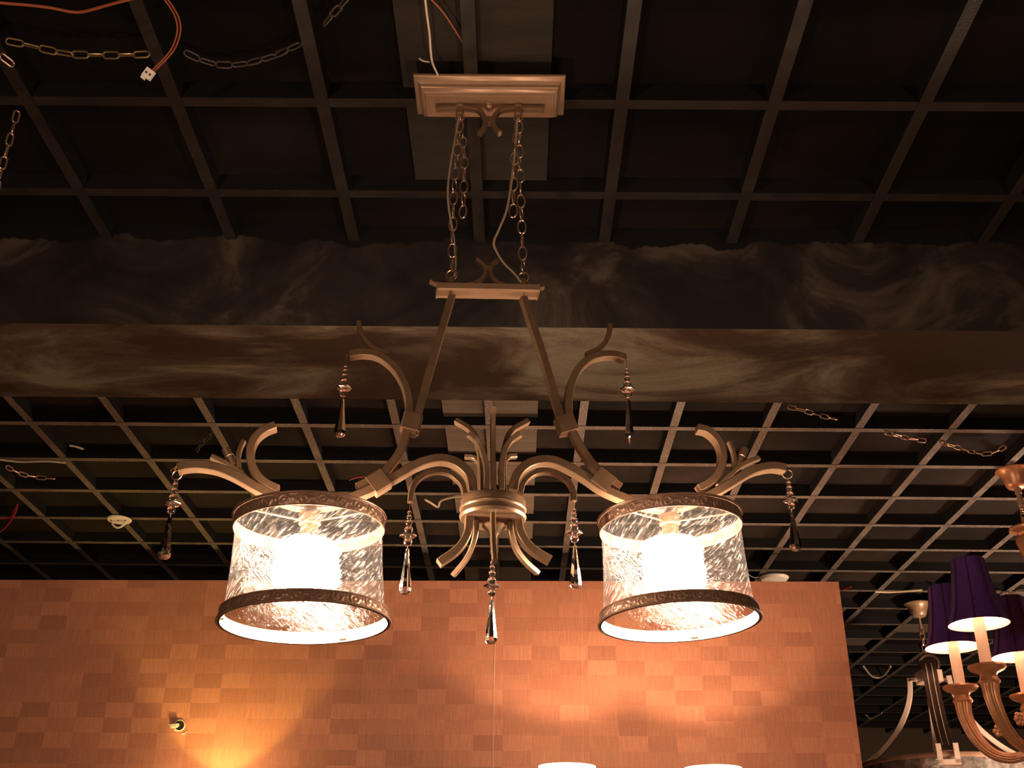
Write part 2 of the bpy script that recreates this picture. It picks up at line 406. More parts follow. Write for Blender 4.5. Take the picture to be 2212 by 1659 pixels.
# wiring hole with a connector stub, and screw holes
BLACK = mat('hole_black', (.004, .004, .004), .9)
hp = onPanel(388, 1567, -.001)
mk('wiring_hole', lathe([(0, .0), (.019, 0), (.019, .001)], hp, n, 20), BLACK, panel)
mk('torn_paper', join(lathe([(.0195, 0), (.0195, -.003), (.0225, -.003), (.0235, .001)], hp, n, 20, cap=False), *[box(onPanel(x, y, -.0015), (s, .002, s*.6), (d, n, V((0, 0, 1)))) for x, y, s in ((372, 1570, .018), (380, 1578, .012), (396, 1585, .012), (403, 1581, .007), (408, 1545, .004), (366, 1566, .008))]), mat('torn_white', (.85, .72, .5), .8), panel, 0)
mk('wire_connector', join(box(onPanel(377, 1568, -.012), (.022, .018, .012), (d, n, V((0, 0, 1)))), box(onPanel(383, 1566, -.010), (.010, .02, .010), (d, n, V((0, 0, 1))))), PLAST, panel, 0)

# ================================================================== THE CRYSTAL CHANDELIER
PSI = R(8.5); DV = V((math.cos(PSI), math.sin(PSI), 0)); NV = V((-math.sin(PSI), math.cos(PSI), 0))
CC = onY(1064.6, 1122, 1.735)                  # underside of the hub
def PL(x, y, off=0): return onPl(x, y, CC, NV, off)
ch = empty('chandelier', CC, 'bronze two-shade chandelier with rippled glass drums and crystal drops', 'chandelier')
def bar(name, pts, wt, wn, off=0, parent=ch, m=BRONZE, n=6, ch_=.0014):
    P3 = [PL(p[0], p[1], (p[2] if len(p) > 2 else 0)+off) for p in pts]
    return mk(name, sweep(crom(P3, n), rect(wn, wt, ch_), NV), m, parent, 30)
# --- canopy plate under the grid
cx0, cx1 = onZ(893, 160, H), onZ(1222, 160, H); cyN = (cx0.y+cx1.y)/2; CW = cx1.x-cx0.x; CD = .115
cc = V(((cx0.x+cx1.x)/2, cyN+CD/2, ZG))
prof = [(0, 0), (0, -.004), (.003, -.0065), (.007, -.008), (.010, -.013), (.013, -.0155), (.0135, -.020), (.0165, -.0245), (.021, -.0268), (.023, -.0285), (.0235, -.031), (.027, -.031), (.0275, -.0303), (.029, -.0303), (.0295, -.031)]
vs, fs = [], []
for ins, z in prof:
    for sx, sy in ((-1, -1), (1, -1), (1, 1), (-1, 1)): vs.append(cc+V((sx*(CW/2-ins), sy*(CD/2-ins), z)))
for i in range(len(prof)-1):
    for j in range(4): fs.append((i*4+j, (i+1)*4+j, (i+1)*4+(j+1) % 4, i*4+(j+1) % 4))
fs += [(0, 1, 2, 3), tuple(reversed([(len(prof)-1)*4+j for j in range(4)]))]
canopy = mk('canopy', (vs, fs), CANOPY, ch, 40)
def PC(x, y): return onY(x, y, cc.y)
YV = V((0, 1, 0))
mk('knob', lathe([(0, -.012), (.006, -.0105), (.0085, -.006), (.008, -.002), (.009, 0)], V((PC(1057, 222).x, cc.y, ZG-.031)), seg=20), CANOPY, canopy)
for pts in ([(941, 236), (962, 227), (985, 222), (1011.6, 225), (1035, 240), (1047, 258.7), (1046.8, 275), (1035, 290)], [(1176, 236), (1156, 228), (1132, 223), (1105.6, 226), (1080, 240), (1066, 258.7), (1067.5, 275), (1079.7, 289)]):
    q = [PC(*p) for p in pts]
    for a_ in q: a_.z = min(a_.z, ZG-.031-.0075)
    mk('scroll', sweep(crom(q, 6), rect(.014, .0085), YV), BRONZE, canopy, 30)
ringg = lambda C, rr, r, ax, seg=20: tube([C+frame(ax, V((.3, .2, .9)))[0]*(rr*math.cos(2*math.pi*i/seg))+frame(ax, V((.3, .2, .9)))[1]*(rr*math.sin(2*math.pi*i/seg)) for i in range(seg)], r, 8, closed=True, up=V(ax))
mk('scroll_clasp', box(PC(1057, 262), (.014, .015, .013)), BRONZE, canopy, 0)
tops = []
for (x, y, yr) in ((994, 226, 250), (1120, 229, 252)):
    t = V((PC(x, y).x, cc.y, ZG-.0305))
    mk('loop_collar', lathe([(.011, 0), (.011, -.006), (.0085, -.008), (.0085, -.024), (.006, -.027)], t, seg=18), BRONZE, canopy)
    rc = V((PC(x, yr).x, cc.y, t.z-.032)); mk('hanging_ring', ringg(rc, .0085, .0017, V((.25, 1, 0))), CHAINM, canopy); tops.append(rc-V((0, 0, .008)))
# --- crossbar
XA, XB = PL(945, 627), PL(1161, 631); cm = (XA+XB)/2; ux = (XB-XA).normalized(); uz = NV.cross(ux)*-1
if uz.z < 0: uz = -uz
BL = (XB-XA).length
crossbar = mk('crossbar', join(box(cm, (BL, .036, .0115), (ux, NV, uz)), *[box(cm+ux*(s*(BL/2+.001)), (.002, .037, .0135), (ux, NV, uz)) for s in (-1, 1)]), CANOPY, ch, 0)
for pts in ([(929, 608), (945, 614.7), (972, 617.5), (1002, 617.5), (1028.5, 611), (1043.7, 599), (1049, 584), (1041.8, 571), (1029.4, 561)], [(1175, 621), (1155, 623), (1130, 622), (1104, 620), (1081, 614), (1064.5, 602), (1058.8, 584), (1064.5, 571), (1076, 562)]):
    bar('scroll', pts, .006, .013, parent=crossbar)
mk('scroll_clasp', box(PL(1053.5, 583), (.017, .0155, .012), (DV, NV, V((0, 0, 1)))), BRONZE, crossbar, 0)
bots = []
for (x, y) in ((975, 610), (1130, 615)):
    q = PL(x, y)-V((0, 0, .004)); mk('loop_collar', lathe([(.0095, 0), (.0095, .006), (.007, .010), (.007, .014), (.003, .016)], q, seg=18), BRONZE, crossbar)
    rc = q+V((0, 0, .019)); mk('hanging_ring', ringg(rc, .011, .0017, V((.35, 1, .1))), CHAINM, crossbar); bots.append(rc+V((0, 0, .010)))
# --- chains: carrying strand plus the slack end doubled back
CL = (.033, .0185, .0016)
def chain_part(path, parent=ch):
    pitch = CL[0]-2*CL[2]; d0 = (path[1]-path[0]).normalized()
    head = mk('chain', ringg(path[0]+V((0, 0, .004)), .0055, .0013, V((1, .3, 0))), CHAINM, parent)
    chain(path, *CL, CHAINM, head, side=DV, jit=.25); return head
a0, b0, a1, b1 = tops[0], bots[0], tops[1], bots[1]
chain_part([a0, a0.lerp(b0, .5)+V((-.004, -.004, 0)), b0])
chain_part([a1, b1])
p = a0.lerp(b0, .10); chain_part([p+V((.006, .008, 0)), a0.lerp(b0, .3)+V((.014, -.006, 0)), a0.lerp(b0, .68)+V((.016, -.008, 0))])
chain_part([a1.lerp(b1, .06)+V((-.003, .010, 0)), a1.lerp(b1, .25)+V((-.010, -.008, 0)), a1.lerp(b1, .66)+V((-.0165, -.006, 0))])
for pts in ([(992, 252), (985, 290), (976, 340), (969, 390), (968, 430), (973, 470), (981, 520), (984, 565), (981, 606)], [(1118, 255), (1112, 330), (1104, 400), (1094, 455), (1078, 495), (1067, 522), (1071, 540), (1088, 568), (1110, 590), (1126, 610)]):
    q = []
    for i, p in enumerate(pts):
        yy = cc.y+(CC.y-cc.y)*i/(len(pts)-1)-.012*math.sin(math.pi*i/(len(pts)-1)); q.append(onY(*p, yy))
    mk('cord', tube(crom(q, 5), .0023, 8), CORD, ch)
# --- rods, upper arms, small horns
bar('rod', [(976, 640), (934.6, 781), (896.5, 916), (890, 940)], .0138, .019)
bar('rod', [(1130, 645), (1174, 778), (1211, 905), (1220, 940)], .0138, .019)
bar('upper_arm', [(771, 1054), (798, 1041), (827, 1024), (841, 1009), (856, 990), (867, 969), (876, 940), (882, 913), (884, 882), (881, 857), (874, 832), (860, 806.6), (840, 784.6), (815, 769.5), (784, 764.4), (755, 768)], .0138, .019)
bar('upper_arm', [(1340, 1054), (1309, 1032), (1283, 1009), (1268, 990), (1252, 965), (1238, 938), (1229, 908), (1227, 880), (1229, 850), (1238, 819), (1253, 794), (1276.5, 775.5), (1305, 768.5), (1330.5, 770), (1350, 776)], .0138, .019)
bar('small_horn', [(775, 696), (779, 717), (789.5, 735.7), (804.6, 751), (821.5, 760), (838, 763)], .0085, .013, .002)
bar('small_horn', [(1317, 702), (1316, 718.6), (1307, 740), (1290, 756), (1266, 767)], .0085, .013, .002)
# --- main arms through the shades
bar('arm', [(1021, 1064), (1015, 1032), (999, 1012), (977, 998.5), (949.8, 993.5), (921, 998.6), (892, 1010), (863, 1027), (834, 1043), (805, 1058), (776, 1071), (735, 1086), (690, 1094), (650, 1093), (605, 1081), (557, 1057), (528, 1040), (499, 1025), (470, 1014), (434, 1008), (405, 1009), (384, 1014)], .0155, .022, n=5)
bar('arm', [(1108, 1062), (1114, 1032), (1134, 1009), (1162, 997.5), (1192, 997.5), (1222, 1009), (1262, 1032), (1299, 1057), (1336, 1074), (1380, 1090), (1425, 1098), (1470, 1094), (1510, 1081), (1538.7, 1068), (1568.5, 1051), (1595.6, 1034), (1622.8, 1019), (1650, 1011.5), (1672, 1010), (1694, 1014)], .0155, .022, n=5)
# --- horns and forks over the shades
bar('horn', [(595, 922), (571.5, 931.8), (552.7, 947.7), (542.5, 969.4), (541, 989.7), (545.4, 1010), (557, 1030), (574.4, 1046), (600, 1059)], .0138, .022)
bar('horn', [(1504.8, 927), (1525, 932), (1544, 947), (1556, 966), (1559.7, 990), (1555, 1012), (1544, 1031), (1527.8, 1046), (1508, 1057)], .0138, .022)
def fork(main, prong, stub):
    o = bar('fork', main, .0095, .012, .03)
    bar('fork_tine', prong, .0085, .011, .03, parent=o)
    s = [PL(x, y, .03) for x, y in stub]; dd = (s[1]-s[0]); L = dd.length
    mk('socket_stub', lathe([(.0062, 0), (.0062, L*.55), (.0078, L*.57), (.0078, L), (.005, L+.001)], s[0], dd, 14), BRONZE, o)
fork([(556, 1052), (528, 1030), (506, 1013), (484.7, 1000), (457, 987)], [(516, 1012), (515, 987), (519, 969), (527, 953)], [(506, 1006), (487.6, 970)])
fork([(1551, 1051), (1576.6, 1025.6), (1595.6, 1009.4), (1616, 998.5), (1639, 990)], [(1585, 1017), (1586, 993), (1582.7, 974), (1575, 955)], [(1593, 1008), (1609, 970)])
# --- clamps
def clamp(x0, y0, x1, y1, wd):
    a, b = PL(x0, y0), PL(x1, y1); t = (b-a); L = t.length; t.normalize(); s = NV.cross(t)
    mk('clamp', sweep([a, a.lerp(b, .5), b], rect(.0255, wd, .003), NV), BRONZE, ch, 30)
clamp(893, 898, 884, 932, .034); clamp(1216, 902, 1229, 936, .034)
clamp(833, 1033, 801, 1053, .037); clamp(1285, 1027, 1318, 1052, .037)
# --- inner arches that carry drops
bar('arch', [(1004, 1068), (999, 1049.7), (988.8, 1036.7), (971.5, 1023.7), (948, 1018.6), (925, 1022), (905, 1033.8), (893, 1049.7), (887.6, 1067), (886, 1085)], .009, .014, -.026)
bar('arch', [(1124, 1066), (1131, 1043), (1151.7, 1025), (1178.5, 1019), (1205, 1025), (1227.7, 1042), (1238, 1062), (1240, 1083)], .009, .014, -.026)
# --- hub with finial
hub = mk('hub', lathe([(0, .0), (.040, 0), (.0535, -.0015), (.0555, .001), (.0565, .004), (.0548, .0065), (.0545, .013), (.0565, .0155), (.0565, .0175), (.0548, .0195), (.0548, .030), (.053, .0335), (.046, .035), (0, .036)], CC, seg=64), BRONZE, ch, 40)
mk('finial', lathe([(.006, 0), (.006, -.006), (.012, -.008), (.0195, -.0105), (.0200, -.0135), (.0165, -.0175), (.011, -.023), (.0075, -.031), (.0058, -.041), (.005, -.053), (.0065, -.057), (.004, -.061), (0, -.063)], CC+V((.002, .0, 0)), seg=28), BRONZE, hub, 40)
# --- leaves above and below the hub
U = V((0, 0, 1))
def leaf(name, pts, wt, wn):
    P3 = crom([PL(*p) for p in pts], 6); t = (P3[-1]-P3[0])
    nn = NV
    return mk(name, sweep(P3, rect(wn, wt, .0012), nn), BRONZE, ch, 30)
leaf('leaf', [(1066, 1056, -.012), (1065, 990, -.014), (1064.5, 925, -.020), (1066, 878, -.034)], .0085, .012)
leaf('leaf', [(1049.5, 1058, -.010), (1050.5, 1016, -.012), (1042, 977, -.016), (1029, 952, -.02), (1012, 937, -.026)], .0098, .014)
leaf('leaf', [(1084, 1058, -.010), (1083, 1016, -.012), (1089, 977, -.016), (1102, 954, -.02), (1124, 938, -.026)], .0098, .014)
leaf('leaf', [(1042, 1062, .02), (1040.5, 1016, .022), (1034, 967, .025), (1018, 931.6, .03), (985, 910, .038)], .0098, .014)
leaf('leaf', [(1089, 1062, .02), (1086, 1016, .022), (1090, 968, .025), (1104, 933, .03), (1140, 911, .038)], .0098, .014)
leaf('leaf', [(1037, 1060, .035), (1036, 1008, .038), (1032, 996, .04), (1022, 988.6, .043), (1004, 987, .046)], .008, .011)
leaf('leaf', [(1089, 1060, .035), (1089, 1008, .038), (1092, 995, .04), (1100, 987, .043), (1115, 985.5, .046)], .008, .011)
leaf('prong', [(1013, 1120, 0), (1011, 1147, 0), (1000, 1173, 0), (981.5, 1193.6, 0), (948, 1217, 0)], .0135, .020)
leaf('prong', [(1118, 1120, 0), (1123, 1150, 0), (1137, 1175, 0), (1157.7, 1194, 0), (1188, 1212, 0)], .0135, .020)
leaf('prong', [(1030, 1120, .012), (1026, 1159, .02), (1017, 1189, .032), (1003, 1214, .045), (979, 1243, .06)], .0088, .013)
leaf('prong', [(1100, 1120, .012), (1104, 1153, .02), (1115, 1186, .032), (1134, 1213, .045), (1161, 1238, .06)], .0088, .013)
leaf('prong', [(1064.6, 1108, -.028), (1065, 1140, -.032), (1066.5, 1180, -.042), (1069, 1212, -.056)], .0085, .012)

# --- glass drum shades with ornamental bands
def band(C, ax, X, r0, r1, h, seg=560, nv=11):
    """embossed band of scrolls between two rolled rims"""
    Y = ax.cross(X); vs, fs = [], []; rows = []
    def relief(u, v):
        p = .030; cell = math.floor(u/p); x = (u/p-cell-.5)*p; sg = 1 if cell % 2 else -1
        y = (v-.5)*h*sg; rr = math.hypot(x-.003, y); an = math.atan2(y, x-.003)
        s = .5+.5*math.cos(2*math.pi*rr/.0062-an) if rr < .0105 else 0
        x2 = abs(x)-.0125; s2 = max(0, 1-math.hypot(x2*1.2, y-.0015*sg)/.0035)
        return .0011*s+.0013*s2
    for j in range(nv+1):
        v = j/nv
        for i in range(seg):
            q = 2*math.pi*i/seg; r = r0+(r1-r0)*v; e = relief(q*r0, v)*min(1, 5*v, 5*(1-v)); r += e
            vs.append(C+ax*(h*v)+X*(r*math.cos(q))+Y*(r*math.sin(q)))
    for j in range(nv):
        for i in range(seg): fs.append((j*seg+i, j*seg+(i+1) % seg, (j+1)*seg+(i+1) % seg, (j+1)*seg+i))
    return vs, fs
def rim(C, ax, X, R_, r, z):
    Y = ax.cross(X); return tube([C+ax*z+X*(R_*math.cos(2*math.pi*i/72))+Y*(R_*math.sin(2*math.pi*i/72)) for i in range(72)], r, 8, closed=True, up=ax)
def shade(tp, tw, bp, bw):
    T_, B_ = PL(*tp), PL(*bp); ax = (T_-B_); Hh = ax.length; ax.normalize(); X = (DV-ax*DV.dot(ax)).normalized()
    rt = tw*(T_-CAM).dot(_f)/FPX; rb = bw*(B_-CAM).dot(_f)/FPX
    bh, th = .0165, .020
    g0, g1 = rb-.009, rt-.006
    prof = [(g0+.001, .004)]
    for i in range(1, 12): k = i/12; prof.append((g0+(g1-g0)*k-.0022*math.sin(math.pi*k), .004+(Hh-.012)*k))
    prof.append((g1, Hh-.008))
    o = mk('lamp_shade', lathe(prof, B_, ax, 96, uv=True, X=X), GLASS, ch, 60)
    bb = mk('bottom_band', join(band(B_+ax*.002, ax, X, rb-.0025, rb-.0055, bh), rim(B_, ax, X, rb-.0015, .0020, .0015), rim(B_, ax, X, rb-.0050, .0014, bh+.002)), BAND, o)
    mk('band_lining', join(lathe([(rb-.0062, .0), (rb-.0072, bh+.002)], B_, ax, 96, cap=False), *[box(B_+ax*.010+(X*math.cos(q)+ax.cross(X)*math.sin(q))*(rb-.009), (.007, .014, .012), (X*math.cos(q)+ax.cross(X)*math.sin(q), ax.cross(X)*math.cos(q)-X*math.sin(q), ax)) for q in (R(185), R(62), R(305))]), INNERW, bb)
    tb = mk('top_band', join(band(T_-ax*th, ax, X, rt-.0040, rt-.0025, th-.002), rim(T_, ax, X, rt-.0015, .0022, 0), rim(T_, ax, X, rt-.0035, .0014, -th)), BAND, o)
    # spider and socket hung from the arm
    m0 = T_-ax*.006; Y = ax.cross(X)
    mk('spider', join(*[tube([m0, m0+(X*math.cos(q)+Y*math.sin(q))*(rt-.005)], .0017, 8) for q in (R(90), R(210), R(330))], lathe([(.018, .012), (.018, -.004), (.014, -.006), (.014, -.03), (.030, -.034), (.030, -.038)], m0, ax, 24)), BRONZE, o)
    mk('inner_glass', lathe([(.022, -.040), (.038, -.042), (.045, -.050), (.046, -.112), (.042, -.120), (.028, -.124), (0, -.125)], T_-ax*.002, ax, 32), LAMP, o, label='glowing frosted inner glass')
    return o
shade((670, 1120), 164, (657.5, 1348), 187)
shade((1446, 1121), 156, (1468, 1346), 177)

# --- crystal drops
sph = lambda C, r, sy=1.0, seg=16: lathe([(r*math.sin(math.pi*i/10), -r*sy*math.cos(math.pi*i/10)) for i in range(11)], C, seg=seg)
def pendant(top, wire, spear=False, s=1.0, rg=.0, L=.072):
    """top: world point where the wire leaves the arm"""
    z = top.z; x, y = top.x, top.y
    if rg:
        o = mk('crystal_pendant', ringg(V((x, y, z-rg)), rg, .0009, V((.2, 1, 0))), CHAINM, ch); z -= 2*rg-.002
    else:
        o = mk('crystal_pendant', join(tube([V((x, y, z)), V((x, y, z-wire))], .0006, 6), ringg(V((x, y, z)), .003, .0007, V((1, .2, 0)), 12)), CHAINM, ch); z -= wire
    for r in (.0037, .0046, .0057, .0072):
        z -= r*s*.93; mk('bead', sph(V((x, y, z)), r*s), CRYST, o, 60); z -= r*s*.93
    h = .0078*s
    z -= h*.45
    mk('faceted_disc', lathe([(.004*s, h*.55), (.0085*s, h*.45), (.0138*s, .001), (.0138*s, -.001), (.0085*s, -h*.45), (.004*s, -h*.55)], V((x, y, z)), seg=12, fl=.14, fn=6), CRYST, o, 20)
    z -= h*.5+.0066*s; mk('bead', sph(V((x, y, z)), .0072*s), CRYST, o, 60); z -= .0072*s
    mk('pin', tube([V((x, y, z)), V((x, y, z-.005))], .0008, 6), CHAINM, o); z -= .0035
    if spear: pr = [(0, 0), (.0036, -.001), (.0040, -.004), (.0052, -L*.35), (.0082, -L*.78), (.0045, -L*.92), (0, -L*1.05)]; sg = 6
    else: pr = [(0, 0), (.0026, -.001), (.0030, -.003), (.0064, -L*.45), (.0095, -L*.76), (.0105, -L*.86), (.0098, -L*.93), (.0070, -L*.98), (0, -L)]; sg = 8
    mk('drop', lathe([(r*s, zz) for r, zz in pr], V((x, y, z)), seg=sg, X=DV*math.cos(math.pi/sg)+NV*math.sin(math.pi/sg), sy=.92), CRYST, o, 12)
    return o
pendant(PL(384, 1016), 0, rg=.0085)
pendant(PL(1700, 1015), 0, rg=.0085)
pendant(PL(749, 768), .021)
pendant(PL(1353, 775), .020, spear=True, L=.085)
pendant(PL(886, 1082, -.026), .017, L=.077)
pendant(PL(1240, 1081, -.026), .014, L=.074)
pendant(PL(1064, 1196, .0), .012, L=.074)

# ================================================================== PURPLE-SHADED CHANDELIER
S2 = 1.113
def at2(x, y, z): return CAM+ray(x, y)*z      # z = depth along the view axis
pA, pB, pC = at2(2114, 1353, 3.2*S2), at2(2055, 1393, 3.45*S2), at2(2200, 1420, 3.55*S2)
hz = (pA.z+pB.z+pC.z)/3
for p in (pA, pB, pC): p.z = hz
C2 = V((pA.x+pC.x-pB.x, pA.y+pC.y-pB.y, hz)); R2 = ((pA-C2).length+(pB-C2).length+(pC-C2).length)/3
a2 = math.atan2(pA.y-C2.y, pA.x-C2.x)
pc = empty('chandelier', C2-V((0, 0, .45)), 'copper chandelier with fluted arms and purple fabric shades', 'chandelier')
cb = V((C2.x, C2.y, ZG))
bell = [(.064, 0), (.064, -.004), (.056, -.010), (.047, -.022), (.041, -.042), (.037, -.058), (.030, -.067), (.014, -.072), (0, -.073)]
mk('canopy', lathe(bell, cb, seg=36), COPPER, pc)
mk('stem', lathe([(.012, 0), (.012, -.02), (.009, -.022), (.009, -.04), (.011, -.042), (.011, -.065), (.007, -.07), (.007, -.078)], cb-V((0, 0, .07)), seg=16), CANOPY, pc)
hd = mk('chain', ringg(cb-V((0, 0, .155)), .010, .002, V((1, .3, 0))), CHAINM, pc)
chain([cb-V((0, 0, .155)), cb-V((0, 0, .245))], .034, .02, .0024, CHAINM, hd)
col = [(.0, .420), (.010, .418), (.010, .40), (.052, .385), (.060, .378), (.058, .371), (.034, .362), (.030, .352), (.042, .343), (.044, .332), (.036, .30), (.024, .25), (.020, .20), (.026, .17), (.018, .15), (.022, .06), (.040, 0), (.052, -.06), (.046, -.11), (.028, -.15), (.022, -.17), (.060, -.20), (.072, -.235), (.055, -.28), (.028, -.31), (.015, -.335), (.018, -.36), (0, -.385)]
mk('column', lathe(col, V((C2.x, C2.y, cb.z-.245-.41)) if False else C2, seg=32, fl=.06, fn=12), COPPER, pc)
SH = .235
for k in range(6):
    q = a2-k*math.pi/3; ur = V((math.cos(q), math.sin(q), 0)); b = C2+ur*R2        # b: centre of the shade's lower rim
    bz = -.135                                                                      # drip pan below the rim
    path = crom([b+V((0, 0, bz-.05)), b+V((0, 0, bz-.10))+ur*.0, b+V((0, 0, bz-.17))-ur*.022, b+V((0, 0, bz-.225))-ur*.065, b+V((0, 0, bz-.245))-ur*.125, b+V((0, 0, bz-.225))-ur*(R2*.62), b+V((0, 0, bz-.16))-ur*(R2*.82), b+V((0, 0, bz-.10))-ur*(R2-.03)], 5)
    nP = len(path); rad = [.029*(1-.62*(i/(nP-1))**.7) for i in range(nP)]
    g = tube(path, rad, 36)
    vs = list(g[0])
    for i in range(nP):                                                             # flutes
        dp = .17 if i < nP*.62 else .0
        for j in range(36):
            if j % 3 == 0: vs[i*36+j] = path[i].lerp(vs[i*36+j], 1-dp)
    arm = mk('arm', (vs, g[1]), COPPER, pc, 80)
    mk('drip_pan', lathe([(.030, -.055), (.034, -.048), (.029, -.040), (.025, -.030), (.030, -.022), (.052, -.012), (.059, -.004), (.058, .002), (.050, .004), (.020, .0)], b+V((0, 0, bz)), seg=36), COPPER, arm)
    if k in (0, 1, 2):
        mk('rosette', join(*[sph(b+V((0, 0, bz-.155))-ur*.10+(ur*math.cos(t)+V((0, 0, 1))*math.sin(t))*.014, .0085, 1, 8) for t in [i*math.pi/3 for i in range(6)]], sph(b+V((0, 0, bz-.155))-ur*.10, .010, 1, 8)), COPPER, arm)
        st = [b+V((0, 0, bz-.155))-ur*.115, b+V((0, 0, bz-.185))-ur*.14, b+V((0, 0, bz-.20))-ur*.19, b+V((0, 0, bz-.16))-ur*.24]
        mk('tendril', tube(crom(st, 5), .006, 8), COPPER, arm)
    candle = mk('candle_sleeve', lathe([(.0185, bz), (.0185, .030), (.012, .032)], b, seg=24), IVORY, pc)
    mk('bulb', lathe([(.010, .032), (.016, .05), (.019, .07), (.013, .10), (.004, .122), (0, .124)], b, seg=16), CBULB, candle)
    ps = [(.0965, 0), (.090, .012), (.0765, .05), (.066, .10), (.058, .155), (.052, .20), (.0505, SH*.93)]
    sd = mk('lamp_shade', lathe(ps, b, seg=48, cap=False), PURPLE, pc, 60)
    mk('shade_lining', lathe([(r-.0016, z+.0004) for r, z in ps], b, seg=48, cap=False), mat('shade_lining', (.80, .60, .52), .6), sd)
    for t in range(8):
        qq = t*math.pi/4+.3; mk('piping', tube([b+V(((r+.0015)*math.cos(qq), (r+.0015)*math.sin(qq), z)) for r, z in ps], .0022, 6), mat('dark_piping', (.02, .006, .04), .5), sd)

# ================================================================== DRUM PENDANT WITH LEATHER STRAP
c3 = onZ(1981, 1304, H); Y3 = c3.y; X3 = c3.x
A3 = V((X3, Y3, 0))
dp = empty('pendant_lamp', A3+V((0, 0, CZ+.55)), 'nickel drum pendant with flared legs and stitched leather strap', 'pendant lamp')
mk('canopy', lathe(bell, c3, seg=36), CANOPY, dp)
mk('stem', lathe([(.006, -.07), (.006, -.115), (.009, -.118), (.009, -.128)], c3, seg=14), CANOPY, dp)
hd = mk('chain', ringg(c3-V((0, 0, .14)), .013, .003, V((1, .3, 0))), CHAINM, dp)
ztop = CZ+1.165
chain([c3-V((0, 0, .145)), V((X3, Y3, ztop+.135))], .045, .028, .0036, CHAINM, hd, jit=.4)
mk('strap_ring', ringg(V((X3+.01, Y3, ztop+.075)), .044, .0085, V((.5, 1, 0)), 28), LEATHER, dp)
mk('yoke', join(box(V((X3, Y3, ztop+.01)), (.10, .10, .055)), box(V((X3, Y3, ztop-.002)), (.19, .03, .014)), box(V((X3, Y3, ztop-.002)), (.03, .19, .014))), NICKEL, dp, 0)
legp = [(.090, 1.175), (.095, 1.12), (.110, 1.06), (.145, .985), (.200, .905), (.278, .83), (.372, .768)]
q0 = R(-106)                                   # azimuth of the strapped leg
RIM, hr = .375, .765
for k in range(4):
    q = q0+k*math.pi/2+(R(-4) if k % 2 else 0); ur = V((math.cos(q), math.sin(q), 0)); tn = V((-ur.y, ur.x, 0))
    p3 = crom([A3+ur*r+V((0, 0, CZ+h)) for r, h in legp], 5)
    leg = mk('leg', sweep(p3, rect(.034, .024, .002), tn), NICKEL, dp, 30)
    if k == 0:
        s3 = crom([A3+ur*(r+.017)+V((0, 0, CZ+h+.008)) for r, h in [(.05, 1.235)]+legp], 5)
        strap = mk('strap', sweep(s3, rect(.066, .006, .001), tn), LEATHER, leg, 30, label='dark brown stitched leather strap')
        gs = []
        for i in range(2, len(s3)-3):
            for f in (0, .5):
                p = s3[i].lerp(s3[i+1], f); t = (s3[i+1]-s3[i]).normalized(); on = tn.cross(t); on = on if on.dot(ur) > 0 else -on
                for sd_ in (-.013, .013): gs.append(box(p+tn*sd_+on*.0035, (.0035, .0055, .002), (tn, t, on)))
        st = mk('stitching', join(*gs), THREAD, strap, 0); st['kind'] = 'stuff'
        e = A3+ur*(RIM+.012)+V((0, 0, CZ+hr)); mk('strap_bracket', join(*[box(e+tn*sx+V((0, 0, .0)), (.022, .006, .085), (tn, ur, U)) for sx in (-.036, .036)], box(e-V((0, 0, .036)), (.094, .006, .022), (tn, ur, U))), NICKEL, leg, 0)
mk('drum_ring', lathe([(RIM-.006, .006), (RIM+.003, .008), (RIM+.006, .002), (RIM+.006, -.008), (RIM+.002, -.012), (RIM-.006, -.010)], A3+V((0, 0, CZ+hr)), seg=96), CANOPY, dp)
DG = paint_mottle('textured_silver_foil', (.10, .085, .075), (.5, .42, .36), .25, .6, 28, 1.0)
dr = mk('drum_shade', lathe([(RIM-.002, -.010), (RIM-.002, -.24)], A3+V((0, 0, CZ+hr)), seg=96, cap=False), DG, dp)
mk('bulb', sph(A3+V((0, 0, CZ+hr-.12)), .045), DBULB, dp)

# ================================================================== WALL SCONCES ON THE PANEL
def sconce(px, py, off, name_lab, bulb, dz=0, dep=.078):
    c = onPanel(px, py, -off); c.z += dz          # centre of the shade's open top
    r = empty('wall_sconce', c-V((0, 0, .30)), name_lab, 'wall sconce')
    w_ = c+n*off
    mk('backplate', lathe([(.055, 0), (.055, -.008), (.045, -.016), (.02, -.02)], V((w_.x, w_.y, c.z-.22)), n, 28), BRONZE, r)
    mk('arm', tube(crom([V((w_.x, w_.y, c.z-.22))-n*.015, V((w_.x, w_.y, c.z-.25))-n*off*.4, V((w_.x, w_.y, c.z-.27))-n*off*.8, c-V((0, 0, .245)), c-V((0, 0, .20))], 6), .009, 10), BRONZE, r)
    mk('cup', lathe([(.010, -.22), (.034, -.205), (.038, -.19), (.03, -.188)], c, seg=24), BRONZE, r)
    sh_ = mk('glass_shade', lathe([(.030, -.195), (.055, -.175), (.085, -.12), (.098, -.06), (.103, -.01), (.104, .0), (.100, .0), (.098, -.01), (.093, -.06), (.080, -.118), (.052, -.168), (.0, -.186)], c, seg=40), SCONCE, r, 60)
    mk('bulb', sph(c-V((0, 0, dep)), .014), bulb, r)
    return r
sconce(1225, 1656, .42, 'up-facing opal glass sconce shade by the wallpaper seam', SBULB)
sconce(1540, 1660, .42, 'up-facing opal glass sconce shade towards the panel end', SBULB)
sconce(445, 1728, .20, 'warm yellow sconce below the wiring hole', YBULB, dep=.135)

